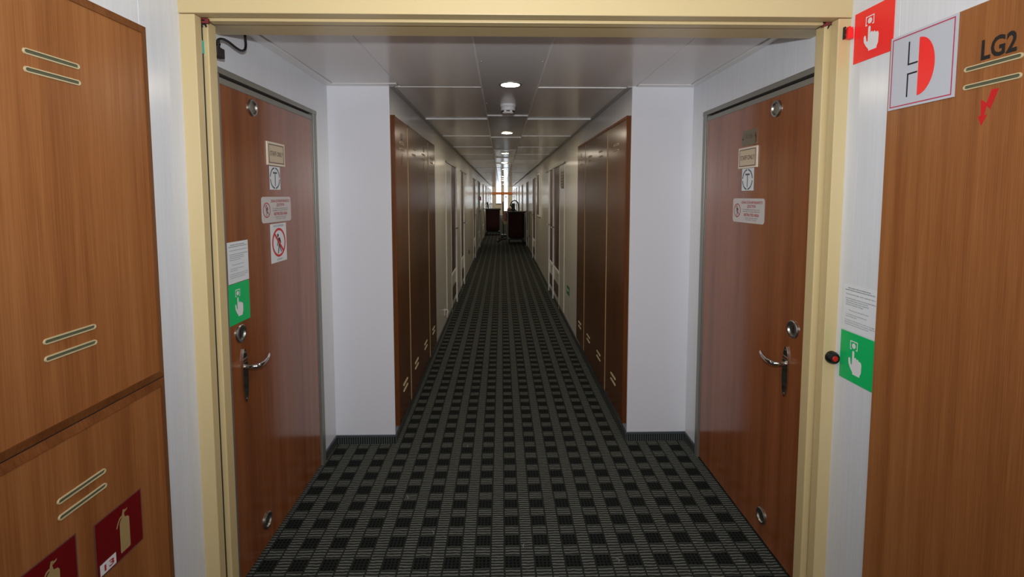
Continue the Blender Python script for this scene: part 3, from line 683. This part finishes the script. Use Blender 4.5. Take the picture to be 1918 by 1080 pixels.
for i, (a, b, h0, h1, wp, hf) in enumerate([(6.24, 6.86, 5.72, 6.90, (5.76, 6.19), True), (6.98, 7.46, 6.95, 8.13, (7.55, 8.08), True), (10.75, 11.4, 10.7, 11.5, None, True),
        (13.6, 14.2, 13.5, 14.3, None, True), (16.9, 17.5, 16.8, 17.6, None, True), (20.1, 20.7, 20.0, 20.8, None, True), (23.4, 24.0, 23.3, 24.1, None, True), (26.6, 27.2, 26.5, 27.3, None, True), (29.8, 30.4, 29.7, 30.5, None, True)]):
    cdoor(1, a, b, h0, h1, wp, hf, 'brown cabin door in a white frame on the right corridor wall, %s past the lockers' % o7[i])

# ------------------------------------------------------------------ things on the corridor walls
f = right_frame(XRI-.0065, 6.05, 1.565); o, g = plate('notice_board', 'dark brown notice plate beside the first right cabin door', f, .25, .205, BOARD, .004)
m = MB()
for i in range(5): m.rect(g, .02, .23-.03*(i % 2), .17-.035*i, .178-.035*i, .0004)
obj('lettering', m, BEIGE, o)
f = right_frame(XRI-.0005, 5.50, .36); o, g = plate('exit_marker', 'small green low level marker near the floor on the right wall', f, .21, .10, plain('marker_green', (30, 120, 60), .4), .002)
m = MB().poly(g, [(.03, .05), (.07, .08), (.07, .06), (.13, .06), (.13, .04), (.07, .04), (.07, .02)], .0004); walking_man(m, g, .165, .05, .036, .0004, True); obj('pictogram', m, PWHITE, o)
o = obj('call_point', MB().box(XLI, XLI+.05, 13.98, 14.11, 1.345, 1.46, bev=.006), RED); tag(base(o), 'red fire call point high on the left corridor wall', 'alarm')
T = thing('wall_hook', 'small white hook low on the left wall just past the lockers', 'hook', (XLI, 5.35, .14))
obj('hook_plate', MB().box(XLI, XLI+.004, 5.335, 5.365, .145, .215, bev=.0015), PWHITE, T)
obj('hook_arm', MB().tube(smoothpath([(XLI+.003, 5.35, .20), (XLI+.03, 5.35, .205), (XLI+.035, 5.35, .17), (XLI+.02, 5.35, .15)], 4), .005, 8), PWHITE, T, smooth=True)
T = thing('mirror_panel', 'framed dark panel with bright edge on the right corridor wall', 'panel', (XRI, 9.6, 1.07))
obj('frame', MB().box(XRI-.024, XRI, 9.33, 9.92, 1.07, 1.92, bev=.003), STRIP, T); obj('pane', MB().box(XRI-.0255, XRI-.02, 9.40, 9.89, 1.10, 1.89), BOARD, T)
for side, yy, zz, lb in ((-1, 9.36, .35, 'small dark socket low on the left corridor wall'), (1, 13.0, .36, 'small dark socket low on the right corridor wall')):
    X = XLI if side < 0 else XRI; a, b = sorted((X, X-side*.012))
    T = thing('wall_socket', lb, 'socket', (X, yy, zz)); obj('cover_plate', MB().box(a, b, yy-.04, yy+.04, zz, zz+.08, bev=.003), GRILLE, T)
    obj('pin_hole', MB().lathe([(.018, 0), (.018, .002), (.014, -.004), (0, -.004)], (b if side < 0 else a, yy, zz+.04), (-side, 0, 0), 16), BLACK, T, smooth=True)

# ------------------------------------------------------------------ ceiling downlights and smoke detector
ring0 = None
near = ['nearest round ceiling downlight, before the smoke detector', 'second round ceiling downlight, just past the smoke detector', 'third round ceiling downlight along the centre row', 'fourth round ceiling downlight along the centre row', 'fifth round ceiling downlight along the centre row']
LY = [2.79, 4.90, 7.19, 9.30, 11.50, 15.77, 17.95, 20.15, 22.35, 24.55, 26.75, 28.95, 31.15]
for i, yy in enumerate(LY):
    lb = near[i] if i < 5 else '%s ceiling downlight from the frame, tiny and far down the corridor' % ('sixth', 'seventh', 'eighth', 'ninth', 'tenth', 'eleventh', 'twelfth', 'thirteenth')[i-5]
    if i == 0:
        ring0 = thing('downlight', lb, 'ceiling light', (0.052, yy, CE), 'downlights along the corridor ceiling')
        obj('trim_ring', MB().lathe([(.052, .004), (.053, -.001), (.060, -.003), (.064, -.0015), (.065, .004)], (0.052, yy, CE), (0, 0, 1), 32), ALU, ring0, smooth=True)
        obj('diffuser', MB().lathe([(.0525, .0015), (0, .0012)], (0.052, yy, CE), (0, 0, 1), 32), LENS, ring0)
    else: dup(ring0, (0.006 if i < 5 else 0.01, yy-LY[0], 0), lb)
T = thing('smoke_detector', 'round white smoke detector on the ceiling between first two downlights', 'smoke detector', (.047, 3.40, CE-.06))
obj('base_ring', MB().lathe([(0, 0), (.052, 0), (.054, -.006), (.054, -.016), (.050, -.020), (0, -.020)], (.047, 3.40, CE+.004), (0, 0, 1), 32), PWHITE, T, smooth=True)
obj('sensor_head', MB().lathe([(.048, -.020), (.050, -.030), (.048, -.042), (.042, -.044), (.040, -.056), (.034, -.062), (0, -.063)], (.047, 3.40, CE+.004), (0, 0, 1), 32), PWHITE, T, smooth=True)
for k in range(6):
    a = math.radians(30+60*k); c, s_ = math.cos(a), math.sin(a); px, py = .047+.0405*c, 3.40+.0405*s_
    obj('sensor_slot', MB().prism([(px+s_*.013, py-c*.013, CE-.0405), (px-s_*.013, py+c*.013, CE-.0405), (px-s_*.013, py+c*.013, CE-.050), (px+s_*.013, py-c*.013, CE-.050)], (c*.002, s_*.002, 0)), BLACK, T)

# ------------------------------------------------------------------ service carts far down the corridor
def cart(x0, x1, y0, y1, z1, label):
    T = thing('laundry_cart', label, 'cart', ((x0+x1)/2, (y0+y1)/2, 0), 'service carts in the corridor')
    obj('base_frame', MB().box(x0+.01, x1-.01, y0, y1, .10, .135, bev=.006), CARTG, T)
    for px in (x0+.05, x1-.05):
        for py in (y0+.06, y1-.06):
            w_ = obj('caster', MB().lathe([(0, -.014), (.045, -.014), (.05, -.008), (.05, .008), (.045, .014), (0, .014)], (px, py, .05), (1, 0, 0), 16), BLACK, T, smooth=True)
            obj('fork', MB().box(px-.020, px+.020, py-.015, py+.015, .085, .105, bev=.002), GREYM, w_)
    bag = MB(); n = 24; rings = []
    for t, z in ((.80, .15), (.94, .20), (1.0, .35), (.98, .60), (.95, .82), (.96, z1-.06)):
        rg = []
        for k in range(n):
            a = 2*math.pi*k/n; c, q = math.cos(a), math.sin(a)
            rg.append(bag.bm.verts.new(((x0+x1)/2+(x1-x0)/2*t*math.copysign(abs(c)**.4, c)+.004*math.sin(5*a+z*9), (y0+y1)/2+(y1-y0)/2*t*math.copysign(abs(q)**.4, q), z)))
        rings.append(rg)
    for a, b in zip(rings, rings[1:]):
        for k in range(n): bag.bm.faces.new((a[k], a[(k+1) % n], b[(k+1) % n], b[k]))
    bag.bm.faces.new(rings[0][::-1]); bag.bm.faces.new(rings[-1]); obj('bag', bag, BAGRED, T, smooth=True)
    obj('top_tray', MB().box(x0-.01, x1+.035, y0-.02, y1+.02, z1-.045, z1-.008, bev=.008), BLACK, T)
    obj('tray_rim', MB().tube([(x0-.01, y0-.02, z1-.02), (x1+.035, y0-.02, z1-.02), (x1+.035, y1+.02, z1-.02), (x0-.01, y1+.02, z1-.02)], .012, 8, True), BLACK, T, smooth=True)
    for px in (x0+.015, x1-.015):
        for py in (y0+.015, y1-.015): obj('corner_post', MB().tube([(px, py, .12), (px, py, z1-.05)], .010, 8), GREYM, T, smooth=True)
    return T
cart(.19, .73, 15.0, 15.55, 1.0, 'dark red canvas laundry cart at right, the nearer one in the corridor')
cart(-.60, -.05, 18.1, 18.7, 1.0, 'dark red canvas laundry cart at left, the farther one in the corridor')
o = obj('vacuum_hose', MB().tube(smoothpath([(.31, 15.25, 1.0), (.33, 15.25, 1.10), (.30, 15.25, 1.22), (.34, 15.25, 1.30), (.42, 15.25, 1.33), (.50, 15.25, 1.28), (.535, 15.25, 1.18), (.54, 15.25, 1.0)], 6), .016, 10), HOSE); tag(base(o), 'black vacuum hose looped on top of the nearer cart', 'hose')
o = obj('vacuum_wand', MB().tube([(.27, 15.12, 1.20), (.37, 15.10, 1.10), (.45, 15.08, 1.008)], .018, 10), HOSE); tag(base(o), 'black wand leaning under the hose loop on the nearer cart', 'vacuum tube')
o = obj('cleaning_cloth', MB().lathe([(0, 0), (.055, 0), (.07, .03), (.06, .08), (.035, .11), (0, .12)], (.245, 15.42, .993), (0, 0, 1), 14), PINK, smooth=True); tag(base(o), 'crumpled pinkish cloth on the left end of the nearer cart', 'cloth')
o = obj('tool_caddy', MB().box(.33, .42, 15.36, 15.48, .993, 1.24, bev=.02), BLACK); tag(base(o), 'dark upright caddy standing on the nearer cart', 'caddy')
T = thing('towel_stack', 'flat white folded towels on top of the farther cart', 'towels', (-.15, 18.3, .97))
for i in range(2): obj('folded_towel', MB().box(-.27+.01*i, -.04, 18.15, 18.5, .993+.028*i, 1.019+.028*i, bev=.010), TOWEL, T)
o = obj('brush', MB().tube([(-.50, 18.35, .994), (-.505, 18.35, 1.06), (-.525, 18.35, 1.16), (-.545, 18.35, 1.24)], [.022, .030, .030, .016], 10), BLACK, smooth=True); tag(base(o), 'black brush standing upright on the farther cart', 'brush')
T = thing('upright_vacuum', 'dark vacuum cleaner standing between the two carts', 'vacuum cleaner', (.08, 16.6, 0))
obj('motor_head', MB().box(-.02, .17, 16.45, 16.75, .03, .16, bev=.03, seg=3), BLACK, T)
obj('dust_bag', MB().lathe([(0, .0), (.06, .01), (.085, .15), (.08, .32), (.05, .42), (0, .44)], (.12, 16.62, .50), (0, 0, 1), 16), BAGBEI, T, smooth=True)
obj('handle_tube', MB().tube([(.07, 16.62, .14), (.06, 16.60, .7), (.05, 16.58, 1.22), (.055, 16.50, 1.27)], .020, 10), BLACK, T, smooth=True)
for px in (0.0, .15): obj('wheel', MB().lathe([(0, -.012), (.03, -.012), (.03, .012), (0, .012)], (px, 16.7, .03), (1, 0, 0), 14), CARTG, T, smooth=True)
pts = [(.01+.15*math.cos(a), 15.9+.55*math.sin(a), .02+.10*max(0, math.sin(a*1.0+2.4))) for a in [math.radians(20+12*k) for k in range(27)]]
o = obj('hose_coil', MB().tube(pts, .020, 10), HOSE, smooth=True); tag(base(o), 'dark hose coil lying on the carpet left of the nearer cart', 'hose')
o = obj('hanging_sack', MB().lathe([(0, 0), (.05, .0), (.075, .10), (.07, .22), (.03, .30), (0, .31)], (.115, 15.3, .68), (0, 0, 1), 14), PINK, smooth=True); tag(base(o), 'pale sack hanging on the left side of the nearer cart', 'bag')

# lint on the carpet
for px, py, lb in ((-.46, 2.27, 'pale lint thread on the carpet in front of the left pier'), (-.30, 2.02, 'pale curled lint thread on the carpet left of the middle'), (-.20, 2.75, 'tiny pale lint thread at the corridor mouth between the piers'),
                   (.47, 1.84, 'tiny pale lint speck on the carpet at lower right'), (.09, 1.93, 'pale lint thread on the carpet near the bottom middle')):
    o = obj('lint_thread', MB().tube(smoothpath([(px, py, .003), (px+random.uniform(-.006, .006), py+.010, .005), (px+random.uniform(-.009, .009), py+.020, .003)], 3), .0006, 5), LINT)
    tag(base(o), lb, 'lint', 'lint threads on the carpet')

# ------------------------------------------------------------------ bright lobby at the far end
tag(obj('wall_end_left', MB().box(-3.2, XLI, YE, YE+.1, 0, 2.7), LOBBY), 'beige lobby wall left of the corridor mouth', 'wall', kind='structure')
tag(obj('wall_end_right', MB().box(XRI, 3.4, YE, YE+.1, 0, 2.7), LOBBY), 'beige lobby wall right of the corridor mouth', 'wall', kind='structure')
tag(obj('wall_end_top', MB().box(XLI, XRI, YE, YE+.1, CE, 2.7), LOBBY), 'beige lobby wall over the corridor mouth', 'wall', kind='structure')
tag(obj('ceiling_lobby', MB().box(-3.2, 3.4, YE, 38.1, 2.7, 2.8), CEIL), 'white lobby ceiling at the far end', 'ceiling', kind='structure')
for nm, x0, x1 in (('wall_lobby_left', -3.3, -3.2), ('wall_lobby_right', 3.4, 3.5)): tag(obj(nm, MB().box(x0, x1, YE, 38.1, 0, 2.8), LOBBY), 'beige side wall of the far lobby, %s' % nm.split('_')[-1], 'wall', kind='structure')
wb = MB()
XS = [-3.2, -1.75, -.80, -.42, .0, .19, .49, .85, 1.75, 3.4]   # wall, pane, wall, pane, wall, door, wall, pane, wall
for i in range(0, len(XS)-1, 2): wb.box(XS[i], XS[i+1], 37.0, 37.1, 0, 2.7)
for i in (1, 3, 7): wb.box(XS[i], XS[i+1], 37.0, 37.1, 0, .90)
tag(obj('wall_lobby', wb, LOBBY), 'beige window wall closing the far lobby', 'wall', kind='structure')
tag(obj('trim_1', MB().box(-3.2, 3.4, 36.95, 36.999, 1.57, 1.77, bev=.01), ORANGE), 'orange wooden transom band across the far windows', 'trim', kind='structure')
for n_, i in enumerate((1, 3, 7)):
    w_ = thing('window_%d' % (n_+1), 'bright daylight window at the far end of the corridor', 'window', ((XS[i]+XS[i+1])/2, 37.0, .9), kind='structure')
    G_ = SKYGL if i == 3 else SKYSIDE; obj('pane', MB().box(XS[i]+.02, XS[i+1]-.02, 37.04, 37.06, .92, 1.60), G_, w_); obj('pane', MB().box(XS[i]+.02, XS[i+1]-.02, 37.04, 37.06, 1.75, 2.68), G_, w_)
    for a in (XS[i], XS[i+1]-.03): obj('window_post', MB().box(a, a+.03, 36.98, 37.05, .9, 2.7, bev=.004), GREYM, w_)
    obj('window_sill', MB().box(XS[i], XS[i+1], 36.94, 37.05, .88, .92, bev=.005), GREYM, w_)
w_ = thing('door_30', 'bright glazed door at the far end of the corridor', 'door', (.34, 37.0, 0), kind='structure')
obj('pane', MB().box(.20, .48, 37.04, 37.06, .35, 1.60), SKYGL, w_); obj('pane', MB().box(.20, .48, 37.04, 37.06, 1.75, 2.68), SKYGL, w_)
obj('kick_panel', MB().box(.19, .49, 37.02, 37.07, 0, .35, bev=.004), GREYM, w_)
for a in (.18, .48): obj('window_post', MB().box(a, a+.025, 36.98, 37.05, 0, 2.7, bev=.004), GREYM, w_)
obj('notice', MB().box(.27, .41, 37.02, 37.035, 1.36, 1.46, bev=.002), BLACK, w_)
